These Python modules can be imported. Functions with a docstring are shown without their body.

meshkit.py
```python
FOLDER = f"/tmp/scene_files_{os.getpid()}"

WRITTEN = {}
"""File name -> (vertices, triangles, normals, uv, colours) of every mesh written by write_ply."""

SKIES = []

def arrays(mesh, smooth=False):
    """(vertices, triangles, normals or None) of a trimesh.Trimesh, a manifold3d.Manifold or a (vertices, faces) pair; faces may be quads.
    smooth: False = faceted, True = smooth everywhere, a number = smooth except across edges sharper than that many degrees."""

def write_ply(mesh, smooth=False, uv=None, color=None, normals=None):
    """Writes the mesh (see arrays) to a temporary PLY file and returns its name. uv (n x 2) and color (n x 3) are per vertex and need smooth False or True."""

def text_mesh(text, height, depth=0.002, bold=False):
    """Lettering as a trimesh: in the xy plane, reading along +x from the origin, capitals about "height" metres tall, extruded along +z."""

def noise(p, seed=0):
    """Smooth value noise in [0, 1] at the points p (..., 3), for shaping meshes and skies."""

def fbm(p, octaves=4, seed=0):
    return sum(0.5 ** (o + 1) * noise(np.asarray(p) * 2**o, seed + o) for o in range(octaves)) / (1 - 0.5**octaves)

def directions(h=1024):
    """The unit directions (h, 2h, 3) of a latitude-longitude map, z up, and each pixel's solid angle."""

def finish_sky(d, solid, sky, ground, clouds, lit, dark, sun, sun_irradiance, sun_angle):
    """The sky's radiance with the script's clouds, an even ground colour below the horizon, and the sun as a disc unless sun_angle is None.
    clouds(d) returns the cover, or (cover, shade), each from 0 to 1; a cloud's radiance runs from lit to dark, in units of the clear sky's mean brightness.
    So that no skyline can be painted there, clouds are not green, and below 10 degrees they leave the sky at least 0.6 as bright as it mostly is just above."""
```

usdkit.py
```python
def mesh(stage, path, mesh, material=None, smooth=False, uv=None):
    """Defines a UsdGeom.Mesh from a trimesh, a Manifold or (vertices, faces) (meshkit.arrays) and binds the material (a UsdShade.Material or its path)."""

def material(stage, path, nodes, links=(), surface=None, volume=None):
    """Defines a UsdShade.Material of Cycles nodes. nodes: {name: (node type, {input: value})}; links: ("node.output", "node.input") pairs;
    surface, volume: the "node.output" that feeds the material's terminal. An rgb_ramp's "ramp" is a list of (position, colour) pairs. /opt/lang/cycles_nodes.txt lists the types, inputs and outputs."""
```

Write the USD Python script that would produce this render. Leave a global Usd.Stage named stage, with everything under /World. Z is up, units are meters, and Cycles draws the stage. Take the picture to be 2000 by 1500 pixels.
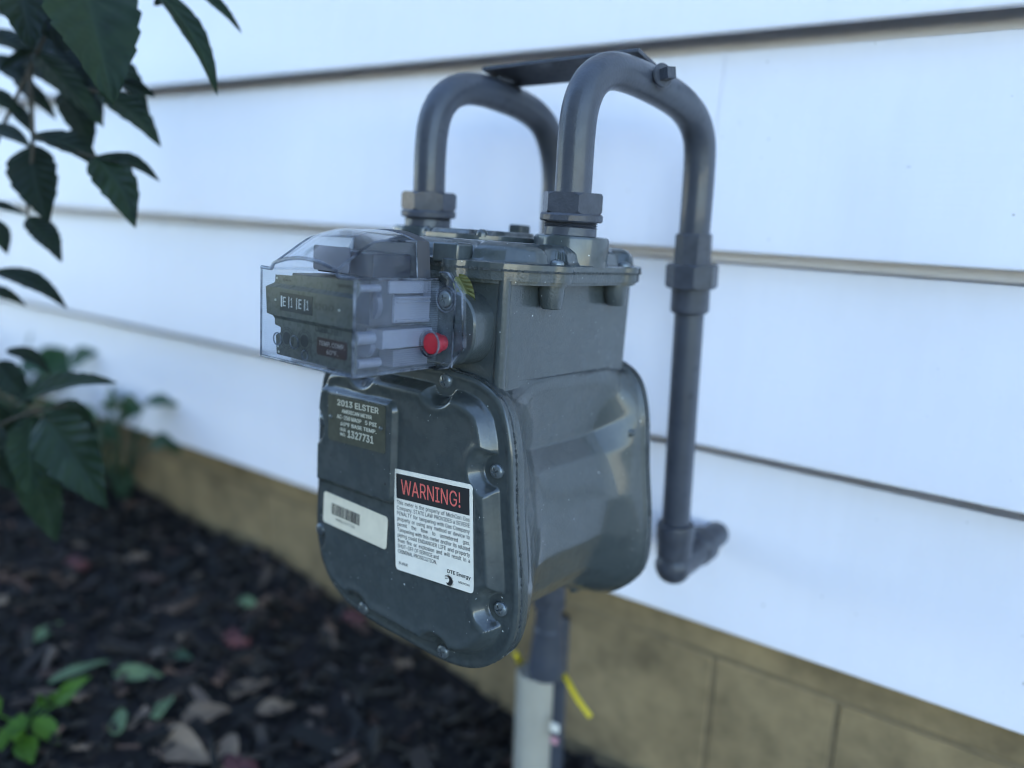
import math, random
import numpy as np, trimesh, shapely, usdkit, meshkit
import manifold3d as m3
from shapely import geometry as sg, affinity
from scipy.interpolate import splprep, splev
from pxr import Usd, UsdGeom, UsdLux, UsdShade, Gf, Sdf

stage = Usd.Stage.CreateInMemory()
UsdGeom.SetStageUpAxis(stage, UsdGeom.Tokens.z)
UsdGeom.SetStageMetersPerUnit(stage, 1.0)
UsdGeom.Xform.Define(stage, '/World')
stage.SetDefaultPrim(stage.GetPrimAtPath('/World'))
random.seed(7); RNG = np.random.default_rng(7)
V = np.array

# ------------------------------------------------------------------ camera, sky, sun, exposure
CAM = V([0.0, -0.75885, -0.15574])
CR = V([[0.81902, 0.57298, 0.02983], [0.15870, -0.17628, -0.97146], [-0.55137, 0.80038, -0.23532]])   # right, down, forward
CF = 1513.3 / 2000
cam = UsdGeom.Camera.Define(stage, '/World/camera')
cm = np.eye(4); cm[0, :3] = CR[0]; cm[1, :3] = -CR[1]; cm[2, :3] = -CR[2]; cm[3, :3] = CAM
cam.AddTransformOp().Set(Gf.Matrix4d(*cm.ravel().tolist()))
cam.CreateHorizontalApertureAttr(36.0); cam.CreateVerticalApertureAttr(27.0)
cam.CreateFocalLengthAttr(36 * CF); cam.CreateClippingRangeAttr(Gf.Vec2f(0.01, 500))
cam.CreateFStopAttr(1.9); cam.CreateFocusDistanceAttr(0.552)
cam.CreateExposureAttr(2.55)
SUN_EL, SUN_AZ = math.radians(37), math.radians(-18)      # azimuth from +y towards +x
SD = V([math.sin(SUN_AZ) * math.cos(SUN_EL), math.cos(SUN_AZ) * math.cos(SUN_EL), math.sin(SUN_EL)])
dome = UsdLux.DomeLight.Define(stage, '/World/sky')
skym = usdkit.material(stage, '/World/Looks/sky', {
    's': ('sky_texture', {'sky_type': 'single_scattering', 'sun_disc': False, 'sun_elevation': SUN_EL, 'sun_rotation': SUN_AZ, 'aerosol_density': .4, 'ozone_density': 2.0}),
    'b': ('background_shader', {'strength': 0.12})}, [('s.color', 'b.color')], surface='b.background')
UsdShade.MaterialBindingAPI.Apply(dome.GetPrim()).Bind(skym)
dome.GetPrim().SetCustomDataByKey('kind', 'structure')
sun = UsdLux.DistantLight.Define(stage, '/World/sun')
sun.CreateNormalizeAttr(True); sun.CreateIntensityAttr(1.0); sun.CreateAngleAttr(0.53); sun.CreateColorAttr(Gf.Vec3f(1, .94, .85))
zx = SD; xx = np.cross([0, 0, 1], zx); xx /= np.linalg.norm(xx); yx = np.cross(zx, xx)
sm = np.eye(4); sm[0, :3] = xx; sm[1, :3] = yx; sm[2, :3] = zx
sun.AddTransformOp().Set(Gf.Matrix4d(*sm.ravel().tolist()))

# ------------------------------------------------------------------ helpers
used = {}
def numbered(parent, name):
    k = parent + '/' + name
    n = used.get(k, 0); used[k] = n + 1
    return k if n == 0 else '%s_%03d' % (k, n)
def setd(prim, **kw):
    for k, v in kw.items():
        if v: prim.SetCustomDataByKey(k, v)
    return prim
def thing(name, label=None, cat=None, loc=None, group=None, matrix=None, kind=None):
    x = UsdGeom.Xform.Define(stage, numbered('/World', name))
    if matrix is not None: x.AddTransformOp().Set(Gf.Matrix4d(*matrix.ravel().tolist()))
    elif loc is not None: x.AddTranslateOp().Set(Gf.Vec3d(*map(float, loc)))
    return setd(x.GetPrim(), label=label, category=cat, group=group, kind=kind)
def merge(ms):
    if not isinstance(ms, (list, tuple)): return ms
    out = []
    for m in ms:
        v, f, _ = meshkit.arrays(m); out.append(trimesh.Trimesh(v, f, process=False))
    return trimesh.util.concatenate(out)
def part(parent, name, mesh, mat, smooth=32, label=None, off=None, uv=None, **kw):
    p = parent if isinstance(parent, str) else str(parent.GetPath())
    mesh = merge(mesh); tq = mesh.metadata.get('tq') if isinstance(mesh, trimesh.Trimesh) else None
    if isinstance(mesh, trimesh.Trimesh) and mesh.is_watertight and mesh.volume < 0: mesh = trimesh.Trimesh(mesh.vertices, mesh.faces[:, ::-1], process=False)
    if off is not None:
        v, f, _ = meshkit.arrays(mesh); mesh = trimesh.Trimesh(v - V(off), f, process=False)
    m = usdkit.mesh(stage, numbered(p, name), mesh, mat, smooth=smooth)
    if tq is not None:
        for nm, a in (('rib', tq[:, 1]), ('side_vein', tq[:, 0] * (5.5 + 4 * ((hash(len(name) * 31 + int(abs(mesh.vertices[0].sum()) * 1e4)) % 97) / 97)) - tq[:, 1] * 1.6)): UsdGeom.PrimvarsAPI(m).CreatePrimvar(nm, Sdf.ValueTypeNames.FloatArray, 'vertex').Set([float(x) for x in a])
    return setd(m.GetPrim(), label=label, **kw)
def at(px, py, d):                                  # a point of the place from its bearing and its distance
    return CAM + CR.T @ V([(px / 2000 - .5) / CF, (py / 2000 - .375) / CF, 1.0]) * d

def rbox(lo, hi, r, seg=12):
    lo, hi = V(lo, float) if False else np.array(lo, float), np.array(hi, float)
    s = m3.Manifold.sphere(r, seg)
    return m3.Manifold.batch_hull([s.translate([x, y, z]) for x in (lo[0]+r, hi[0]-r) for y in (lo[1]+r, hi[1]-r) for z in (lo[2]+r, hi[2]-r)])
def box(lo, hi):
    lo, hi = np.array(lo, float), np.array(hi, float)
    return m3.Manifold.cube((hi - lo).tolist()).translate(lo.tolist())
def rrect(x0, y0, x1, y1, r):
    return sg.box(x0 + r, y0 + r, x1 - r, y1 - r).buffer(r, 8)
def tube(pts, rad, n=20, cap=True):
    P = np.array(pts, float); R = np.broadcast_to(np.array(rad, float), (len(P),))
    T = np.gradient(P, axis=0); T /= np.linalg.norm(T, axis=1, keepdims=True)
    a = np.cross(T[0], [0.31, .52, .8]); a /= np.linalg.norm(a); rows = []
    for i in range(len(P)):
        a = a - T[i] * (a @ T[i]); a /= np.linalg.norm(a); b = np.cross(T[i], a)
        th = np.linspace(0, 2 * np.pi, n, endpoint=False)
        rows.append(P[i] + R[i] * (np.cos(th)[:, None] * a + np.sin(th)[:, None] * b))
    v = np.vstack(rows); f = []
    for i in range(len(P) - 1):
        for k in range(n):
            p, q = i * n + k, i * n + (k + 1) % n
            f += [[p, q, q + n], [p, q + n, p + n]]
    if cap:
        c0, c1 = len(v), len(v) + 1; v = np.vstack([v, P[0], P[-1]])
        for k in range(n):
            f.append([c0, (k + 1) % n, k]); b0 = (len(P) - 1) * n; f.append([c1, b0 + k, b0 + (k + 1) % n])
    return trimesh.Trimesh(v, V(f), process=False)
def smooth_path(pts, n):
    P = np.array(pts, float); tck, _ = splprep(P.T, s=0, k=3)
    return np.array(splev(np.linspace(0, 1, n), tck)).T
def lathe(prof, base, axis, n=32):
    """prof: (radius, distance along axis) pairs from one end to the other."""
    axis = np.array(axis, float); axis /= np.linalg.norm(axis)
    a = np.cross(axis, [.3, .5, .81]); a /= np.linalg.norm(a); b = np.cross(axis, a)
    th = np.linspace(0, 2 * np.pi, n, endpoint=False); ring = np.cos(th)[:, None] * a + np.sin(th)[:, None] * b
    v = np.vstack([np.array(base) + axis * z + ring * max(r, 1e-6) for r, z in prof]); f = []
    for i in range(len(prof) - 1):
        for k in range(n):
            p, q = i * n + k, i * n + (k + 1) % n
            f += [[p, q, q + n], [p, q + n, p + n]]
    return trimesh.Trimesh(v, V(f), process=False)
def hexnut(R, z0, z1, base, axis, ch=.12, rot=0.0, n=6):
    c = m3.Manifold.cylinder(z1 - z0, R, R, n).rotate([0, 0, rot])
    e = R * ch
    rnd = m3.Manifold.batch_hull([m3.Manifold.cylinder(z1 - z0 - 2 * e, R * 1.001, R * 1.001, 48).translate([0, 0, e]), m3.Manifold.cylinder(z1 - z0, R * (1 - ch), R * (1 - ch), 48)])
    m = (c ^ rnd).translate([0, 0, z0])
    return orient(m, base, axis)
def orient(m, base, axis):
    v, f, _ = meshkit.arrays(m); axis = np.array(axis, float); axis /= np.linalg.norm(axis)
    a = np.cross([0, 1, 0] if abs(axis[1]) < .9 else [1, 0, 0], axis); a /= np.linalg.norm(a); b = np.cross(axis, a)
    return trimesh.Trimesh(v @ np.array([a, b, axis]) + np.array(base), f, process=False)
def prism(poly, d0, d1, f2):
    """extrudes a shapely polygon from d0 to d1; f2 maps (x, y, depth) columns to the points"""
    out = []
    for g in getattr(poly, 'geoms', [poly]):
        m = trimesh.creation.extrude_polygon(g, d1 - d0, engine='earcut')
        out.append(trimesh.Trimesh(f2(m.vertices[:, 0], m.vertices[:, 1], m.vertices[:, 2] + d0), m.faces, process=False))
    return trimesh.util.concatenate(out)
def dome_(t): t = np.clip(t, 0, 1); return np.sqrt(1 - (1 - t) ** 2) * sstep(t / .22)
def sstep(t): t = np.clip(t, 0, 1); return t * t * (3 - 2 * t)

# ------------------------------------------------------------------ materials
def look(name, nodes, links, surface='p.BSDF'):
    return usdkit.material(stage, '/World/Looks/' + name, nodes, links, surface=surface)
def paint(name, color, rough=.35, var=.12, vscale=30, bump=.15, bscale=900, metallic=0., coat=0., specks=0., spec=.5, dist=.0006, speck_color=(.5, .52, .52)):
    c = V(color)
    nodes = {'g': ('geometry', {}), 'n': ('noise_texture', {'scale': vscale, 'detail': 5, 'roughness': .6}),
             'r': ('rgb_ramp', {'ramp': [(0.25, c * (1 - var)), (.75, np.minimum(c * (1 + var), 1))]}),
             'n2': ('noise_texture', {'scale': bscale, 'detail': 3}), 'b': ('bump', {'strength': bump, 'distance': dist}),
             'n3': ('noise_texture', {'scale': vscale * 3.1, 'detail': 4}), 'mr': ('map_range', {'from_min': .3, 'from_max': .7, 'to_min': max(rough - .08, .02), 'to_max': rough + .1}),
             'p': ('principled_bsdf', {'metallic': metallic, 'coat_weight': coat, 'coat_roughness': .08, 'specular_ior_level': spec})}
    links = [('g.position', 'n.vector'), ('g.position', 'n2.vector'), ('g.position', 'n3.vector'), ('n.fac', 'r.fac'), ('n2.fac', 'b.height'), ('b.normal', 'p.normal'),
             ('n3.fac', 'mr.value'), ('mr.result', 'p.roughness')]
    if specks:
        nodes.update({'v': ('noise_texture', {'scale': 420, 'detail': 1}), 'm': ('map_range', {'from_min': .78 - specks * .03, 'from_max': .80 - specks * .03, 'to_min': 0, 'to_max': .8}),
                      'mx': ('mix_color', {'b': speck_color})})
        links += [('g.position', 'v.vector'), ('v.fac', 'm.value'), ('m.result', 'mx.fac'), ('r.color', 'mx.a'), ('mx.result', 'p.base_color')]
    else: links.append(('r.color', 'p.base_color'))
    return look(name, nodes, links)
def plain(name, color, rough=.5, metallic=0., **kw):
    return look(name, {'p': ('principled_bsdf', {'base_color': color, 'roughness': rough, 'metallic': metallic, **kw})}, [])
def clear(name, haze=.05, hazecol=(.6, .65, .75), rough=.05, ribs=None, tint=(.93, .95, .97)):
    nodes = {'t': ('transparent_bsdf', {'color': tint}), 'g': ('glossy_bsdf', {'color': (1, 1, 1), 'roughness': rough}), 'd': ('diffuse_bsdf', {'color': hazecol}),
             'lw': ('layer_weight', {'blend': .5}), 'pw': ('math', {'math_type': 'power', 'value2': 4.0}), 'ma': ('math', {'math_type': 'multiply_add', 'value2': .9, 'value3': .022}),
             'ge': ('geometry', {}), 'n': ('noise_texture', {'scale': 60, 'detail': 6, 'roughness': .7}), 'hz': ('map_range', {'from_min': .45, 'from_max': .8, 'to_min': haze * .35, 'to_max': haze * 3}),
             'm1': ('mix_closure', {}), 'm2': ('mix_closure', {}), 'b': ('bump', {'strength': .25, 'distance': .0004})}
    links = [('lw.facing', 'pw.value1'), ('pw.value', 'ma.value1'), ('ma.value', 'm2.fac'), ('ge.position', 'n.vector'), ('n.fac', 'hz.value'), 
             ('t.BSDF', 'm1.closure1'), ('d.BSDF', 'm1.closure2'), ('m1.closure', 'm2.closure1'), ('g.BSDF', 'm2.closure2'), ('b.normal', 'g.normal')]
    if ribs:
        nodes.update({'tc': ('texture_coordinate', {}), 'w': ('wave_texture', {'wave_type': 'bands', 'bands_direction': 'z', 'profile': 'sine', 'scale': ribs, 'distortion': 0, 'detail': 0}),
                      'ad': ('math', {'math_type': 'multiply_add', 'value2': .028})})
        links += [('tc.object', 'w.vector'), ('w.fac', 'b.height'), ('w.fac', 'ad.value1'), ('hz.result', 'ad.value3'), ('ad.value', 'm1.fac')]
    else:
        links += [('n.fac', 'b.height'), ('hz.result', 'm1.fac')]
    return look(name, nodes, links, surface='m2.closure')

GREY = paint('meter_paint', (.032, .038, .038), rough=.3, var=.1, bump=.2, bscale=900, coat=.8, specks=.1)
GREYTEX = paint('meter_body_paint', (.032, .038, .038), rough=.32, var=.14, bump=.8, bscale=700, coat=.7, specks=.1, vscale=18)
PIPE = paint('pipe_paint', (.036, .040, .051), rough=.38, var=.2, bump=.45, bscale=600, coat=.3)
IRON = paint('fitting_paint', (.034, .037, .047), rough=.45, var=.35, bump=1., coat=.3, bscale=420, vscale=90)
GASKET = paint('gasket', (.035, .04, .042), rough=.8, var=.4, bump=.8, bscale=1500, vscale=600)
SCREW = paint('screw_steel', (.16, .18, .19), rough=.28, var=.2, metallic=.7, bump=.1)
DARK = plain('dark_recess', (.012, .013, .014), .6)
def siding_look():
    return look('siding_paint', {'g': ('geometry', {}), 'mp': ('mapping', {'scale': (1.2, 1.2, 9)}), 'n': ('noise_texture', {'scale': 26, 'detail': 6, 'roughness': .7}), 'n0': ('noise_texture', {'scale': 3.2, 'detail': 5, 'roughness': .65}),
        'ms': ('mapping', {'scale': (30, 30, 2.5)}), 'ns': ('noise_texture', {'scale': 1.6, 'detail': 5, 'roughness': .6}), 'sp': ('noise_texture', {'scale': 120, 'detail': 2}),
        'r0': ('map_range', {'from_min': .45, 'from_max': .85, 'to_min': 0, 'to_max': .09}), 'rs': ('map_range', {'from_min': .55, 'from_max': .8, 'to_min': 0, 'to_max': .035}), 'rp': ('map_range', {'from_min': .74, 'from_max': .79, 'to_min': 0, 'to_max': .55}),
        'a1': ('math', {'math_type': 'add'}), 'a2': ('math', {'math_type': 'maximum'}), 'c': ('mix_color', {'a': (.80, .775, .815), 'b': (.42, .39, .36)}),
        'nb': ('noise_texture', {'scale': 1.0, 'detail': 4}), 'mb': ('mapping', {'scale': (14, 14, 220)}), 'b': ('bump', {'strength': .13, 'distance': .0012}), 'p': ('principled_bsdf', {'roughness': .42})},
        [('g.position', 'n0.vector'), ('n0.fac', 'r0.value'), ('g.position', 'ms.vector'), ('ms.vector', 'ns.vector'), ('ns.fac', 'rs.value'), ('g.position', 'sp.vector'), ('sp.fac', 'rp.value'), ('r0.result', 'a1.value1'), ('rs.result', 'a1.value2'),
         ('a1.value', 'a2.value1'), ('rp.result', 'a2.value2'), ('a2.value', 'c.fac'), ('c.result', 'p.base_color'), ('g.position', 'mb.vector'), ('mb.vector', 'nb.vector'), ('nb.fac', 'b.height'), ('b.normal', 'p.normal')])
WHITE = siding_look()
STICKER = paint('sticker_white', (.72, .68, .60), rough=.4, var=.05, vscale=120, bump=.05)
STICKERB = paint('sticker_aged', (.62, .56, .44), rough=.5, var=.08, vscale=120, bump=.05)
INK = plain('black_ink', (.012, .012, .013), .45)
REDINK = plain('red_ink', (.62, .12, .10), .5)
PLATE = paint('nameplate_metal', (.060, .062, .046), rough=.42, var=.25, vscale=160, metallic=.35, bump=.1)
EMBOSS = plain('embossed_letters', (.50, .49, .42), .45, .3)
FACE = paint('index_face', (.088, .092, .082), rough=.33, var=.08, vscale=90, metallic=.4, bump=.05)
CLEAR = clear('clear_plastic', .004)
RIBBED = clear('ribbed_clear_plastic', .008, ribs=210, rough=.08)
MECH = plain('mechanism_dark', (.018, .018, .024), .4)
MECHL = plain('mechanism_light', (.17, .17, .205), .45)
MECHM = plain('mechanism_mid', (.07, .07, .09), .4)
BAND = plain('rubber_band_grey', (.055, .053, .057), .5)
RED = paint('red_plug', (.30, .007, .017), rough=.4, var=.2, vscale=200, bump=.1)
DRUM = plain('drum_white', (.62, .62, .60), .5)
MAROON = plain('maroon_print', (.022, .006, .006), .4)
PALETEXT = plain('pale_print', (.30, .27, .25), .5)
YELLOW = plain('yellow_insulation', (.72, .55, .02), .4)
PVC = paint('sleeve_plastic', (.36, .335, .28), rough=.45, var=.06, vscale=25, bump=.05)
PINK = plain('pink_tag', (.50, .25, .28), .5)
BLOCK = paint('foundation_block', (.23, .165, .085), rough=.85, var=.45, vscale=16, bump=.6, bscale=330, dist=.0025)
MORTAR = paint('mortar', (.19, .14, .078), rough=.9, var=.2, vscale=30, bump=.5, bscale=200, dist=.003)
SOIL = paint('soil', (.022, .018, .018), rough=.9, var=.4, vscale=30, bump=.6, bscale=150, dist=.004)
LAWN = paint('lawn', (.06, .075, .035), rough=.9, var=.3, vscale=3, bump=.4, bscale=60, dist=.01)
DEADLEAF = paint('dead_leaf', (.21, .145, .095), rough=.7, var=.3, vscale=60, bump=.3, bscale=300)
def leafmat(name, c, tr=.25, rough=.45, vein=1.35):
    c = V(c)
    return look(name, {'g': ('geometry', {}), 'n': ('noise_texture', {'scale': 45, 'detail': 5, 'roughness': .65}), 'r': ('rgb_ramp', {'ramp': [(.28, c * .6), (.5, c), (.74, c * V([1.5, 1.35, 1.2]))]}),
                       'p': ('principled_bsdf', {'roughness': rough, 'specular_ior_level': .3}), 't': ('translucent_bsdf', {'color': np.minimum(c * V([1.6, 1.9, .9]), 1)}), 'm': ('mix_closure', {'fac': tr}),
                       'a': ('attribute', {'attribute': 'rib'}), 'a2': ('attribute', {'attribute': 'side_vein'}), 's': ('math', {'math_type': 'multiply', 'value2': 6.2832}), 'c': ('math', {'math_type': 'cosine'}),
                       'mr': ('map_range', {'from_min': .86, 'from_max': 1.0, 'to_min': 0, 'to_max': .16}), 'mr2': ('map_range', {'from_min': .02, 'from_max': .10, 'to_min': .5, 'to_max': 0}), 'mx': ('math', {'math_type': 'maximum'}),
                       'vc': ('mix_color', {'b': np.minimum(c * vein + .01, 1)}), 'hh': ('math', {'math_type': 'subtract'}), 'n2': ('noise_texture', {'scale': 200, 'detail': 3}), 'b': ('bump', {'strength': .45, 'distance': .001})},
                [('g.position', 'n.vector'), ('n.fac', 'r.fac'), ('r.color', 'vc.a'), ('a2.fac', 's.value1'), ('s.value', 'c.value1'), ('c.value', 'mr.value'), ('a.fac', 'mr2.value'), ('mr.result', 'mx.value1'), ('mr2.result', 'mx.value2'),
                 ('mx.value', 'vc.fac'), ('vc.result', 'p.base_color'), ('g.position', 'n2.vector'), ('n2.fac', 'hh.value1'), ('mx.value', 'hh.value2'), ('hh.value', 'b.height'), ('b.normal', 'p.normal'), ('p.BSDF', 'm.closure1'), ('t.BSDF', 'm.closure2')], surface='m.closure')
LEAFA = leafmat('shrub_leaf', (.010, .019, .009), .12)
LEAFB = leafmat('shrub_leaf_pale', (.017, .033, .015), .2)
LEAFC = leafmat('weed_leaf', (.05, .10, .06), .25)
LEAFD = leafmat('bright_leaf', (.085, .19, .022), .3)
LEAFE = leafmat('fallen_leaf_green', (.16, .24, .12), .15)
LEAFF = leafmat('stuck_leaf_olive', (.19, .19, .07), .2)
BARK = paint('bark', (.05, .042, .03), rough=.8, var=.3, bump=.5, bscale=300)
def chipmat():
    return look('mulch_chips', {'a': ('attribute', {'attribute': 'tone'}), 'r': ('rgb_ramp', {'ramp': [(0, (.005, .004, .003)), (.55, (.012, .009, .007)), (.82, (.030, .022, .018)), (.93, (.085, .046, .033)), (1, (.15, .115, .09))]}),
                               'g': ('geometry', {}), 'n': ('noise_texture', {'scale': 220, 'detail': 4}), 'b': ('bump', {'strength': .6, 'distance': .002}), 'p': ('principled_bsdf', {'roughness': .75})},
                [('a.fac', 'r.fac'), ('r.color', 'p.base_color'), ('g.position', 'n.vector'), ('n.fac', 'b.height'), ('b.normal', 'p.normal')])
CHIP = chipmat()

# ------------------------------------------------------------------ ground
def gz(x, y):
    x, y = np.asarray(x, float), np.asarray(y, float)
    b = -.812 - .11 * np.clip(x + .85, -1.3, .75)
    return b + .012 * np.sin(7 * x + 2) * np.cos(6 * y) + .008 * np.sin(17 * x + 5 * y) - .10 * sstep((-y - 2.0) / .7)
def sheet(x0, x1, y0, y1, nx, ny, fz):
    X, Y = np.meshgrid(np.linspace(x0, x1, nx), np.linspace(y0, y1, ny)); Z = fz(X, Y)
    v = np.stack([X, Y, Z], -1).reshape(-1, 3); i = np.arange(nx * ny).reshape(ny, nx)
    return trimesh.Trimesh(v, np.vstack([np.stack([i[:-1, :-1], i[:-1, 1:], i[1:, 1:]], -1).reshape(-1, 3), np.stack([i[:-1, :-1], i[1:, 1:], i[1:, :-1]], -1).reshape(-1, 3)]), process=False)
part('/World', 'ground', sheet(-60, 60, -70, 60, 60, 60, lambda X, Y: -.95 + 0 * X), LAWN, smooth=True, kind='structure')
part('/World', 'mulch_bed', sheet(-5, 3, -2.8, .15, 200, 90, gz), SOIL, smooth=True, kind='structure')

# the garden side opposite the wall: a tall dense hedge
def hedge(x0, x1, y0, y1, z0, z1, n):
    r = np.random.default_rng(11); c = np.stack([r.uniform(x0, x1, n), r.uniform(y0, y1, n), z0 + (z1 - z0) * r.random(n) ** .8], 1)
    c[:, 1] += .25 * np.sin(c[:, 0] * 2.3) + .15 * np.sin(c[:, 2] * 3 + c[:, 0]); s = r.uniform(.06, .16, n)
    a = r.standard_normal((n, 3)); a /= np.linalg.norm(a, axis=1, keepdims=True); b = np.cross(a, r.standard_normal((n, 3))); b /= np.linalg.norm(b, axis=1, keepdims=True)
    v = np.stack([c - a * s[:, None], c - b * s[:, None] * .5, c + a * s[:, None], c + b * s[:, None] * .5], 1).reshape(-1, 3)
    i = np.arange(n) * 4; return trimesh.Trimesh(v, np.vstack([np.stack([i, i + 1, i + 2], 1), np.stack([i, i + 2, i + 3], 1)]), process=False)
part('/World', 'hedge', hedge(-5.5, 1.4, -5.6, -4.0, -.95, 4.2, 26000), leafmat('hedge_leaf', (.018, .032, .018), .1), smooth=False, kind='stuff', label='tall dense dark green hedge facing the wall', category='hedge')

# ------------------------------------------------------------------ house wall: siding boards over a block foundation
EXP = .2032
house = thing('house_wall', 'white horizontal lap siding wall on a tan block foundation', 'wall', (0, 0, 0))
part(house, 'wall_core', [box([-14, .058, -.615], [4, .25, 4.49])], MORTAR, smooth=False)
def board(x0, x1, z, sag=0.):
    prof = [(.055, EXP + .014), (.048, EXP + .014), (.046, EXP - .0105), (.0445, EXP - .0125), (.0235, EXP - .0130), (.0222, EXP - .0136)]
    n = 8
    for k in range(1, n + 1): prof.append((.0215 * (1 - k / n) + .0004 - .0014 * math.sin(math.pi * k / n), (EXP - .014) * (1 - k / n) + .0045))
    prof += [(.0008, .0018), (.0022, .0004), (.004, 0), (.010, 0), (.0118, .001), (.012, .004)]
    prof = V(prof); c = len(prof); v, f = [], []
    xs = np.linspace(x0, x1, 26)
    for x in xs:
        wob = .0007 * math.sin(x * 3.1 + z * 9) + .0005 * math.sin(x * 7.7 + z * 5)
        v += [[x, p[0] + sag + wob, z + p[1]] for p in prof]
    for i in range(len(xs) - 1):
        for k in range(c):
            a, b = i * c + k, i * c + (k + 1) % c
            f += [[a, a + c, b + c], [a, b + c, b]]
    return trimesh.Trimesh(V(v), V(f), process=False)
for i in range(-3, 22):
    z = i * EXP
    cuts = {-1: [-14.0, -3.9, -.3225, 3.9], 0: [-14.0, -2.4, 1.2, 3.9], -2: [-14.0, -4.4, 1.0, 3.9], -3: [-14.0, -3.4, .9, 3.9]}.get(i, [-14.0, -2.9 + (i % 3) * .9, 1.1 + (i % 2) * .8, 3.9])
    for k, (a, b) in enumerate(zip(cuts[:-1], cuts[1:])):
        part(house, 'siding_board', board(a, b + (.025 if k < len(cuts) - 2 else 0), z, sag=-.0011 * (k % 2)), WHITE, smooth=25)
joints = [-5.05, -4.65, -4.25, -3.85, -3.45, -3.05, -2.65, -2.25, -1.85, -1.45, -1.05, -.65, -.25, -.115, .285, .685, 1.085, 1.485, 1.885]
for row, (z0, z1) in enumerate(((-.656, -.622), (-.861, -.662), (-1.07, -.867))):
    xs = [x + (.2 if row != 1 else 0) for x in joints]
    if row == 0: xs = [-5.0, -3.6, -2.1, -.9, .6, 1.9]
    for a, b in zip(xs[:-1], xs[1:]):
        dy = random.uniform(-.0015, .0015)
        part(house, 'foundation_block', rbox([a + .002, .028 + dy, z0], [b - .002, .10, z1], .003, 8), BLOCK, smooth=30)
part(house, 'mortar_bed', box([-5, .0305, -1.08], [2, .095, -.626]), MORTAR, smooth=False)

# ------------------------------------------------------------------ mulch chips (uncountable)
def chips(n):
    vs, fs, tone = [], [], []; k = 0
    cube = trimesh.creation.box((1, 1, 1)); cv, cf = V(cube.vertices), V(cube.faces)
    while k < n:
        x, y = RNG.uniform(-2.6, .35), RNG.uniform(-1.05, .018)
        L = RNG.gamma(2.2, .009) + .004; W = min(L * RNG.uniform(.12, .5), .022); H = min(W, .01) * RNG.uniform(.25, .7)
        v = cv * [L, W, H]; v[:, 1] *= 1 - .5 * (v[:, 0] > 0) * RNG.uniform(0, 1); v[:, 2] += RNG.normal(0, H * .25, 8)
        a, b, c = RNG.uniform(0, 6.28), RNG.normal(0, .35), RNG.normal(0, .35)
        v = v @ trimesh.transformations.euler_matrix(b, c, a)[:3, :3].T
        z = gz(x, y) + RNG.uniform(-.002, .016)
        p = v + [x, y, z]
        if p[:, 1].max() > .019: p[:, 1] -= p[:, 1].max() - .018
        vs.append(p); fs.append(cf + 8 * k); tone.append(np.full(8, RNG.random())); k += 1
    return trimesh.Trimesh(np.vstack(vs), np.vstack(fs), process=False), np.concatenate(tone)
cmesh, tone = chips(17000)
prim = part('/World', 'bark_mulch', cmesh, CHIP, smooth=False, label='dark brown shredded bark mulch covering the bed along the wall', category='mulch', kind='stuff')
UsdGeom.PrimvarsAPI(prim).CreatePrimvar('tone', Sdf.ValueTypeNames.FloatArray, 'vertex').Set([float(t) for t in tone])

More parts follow.
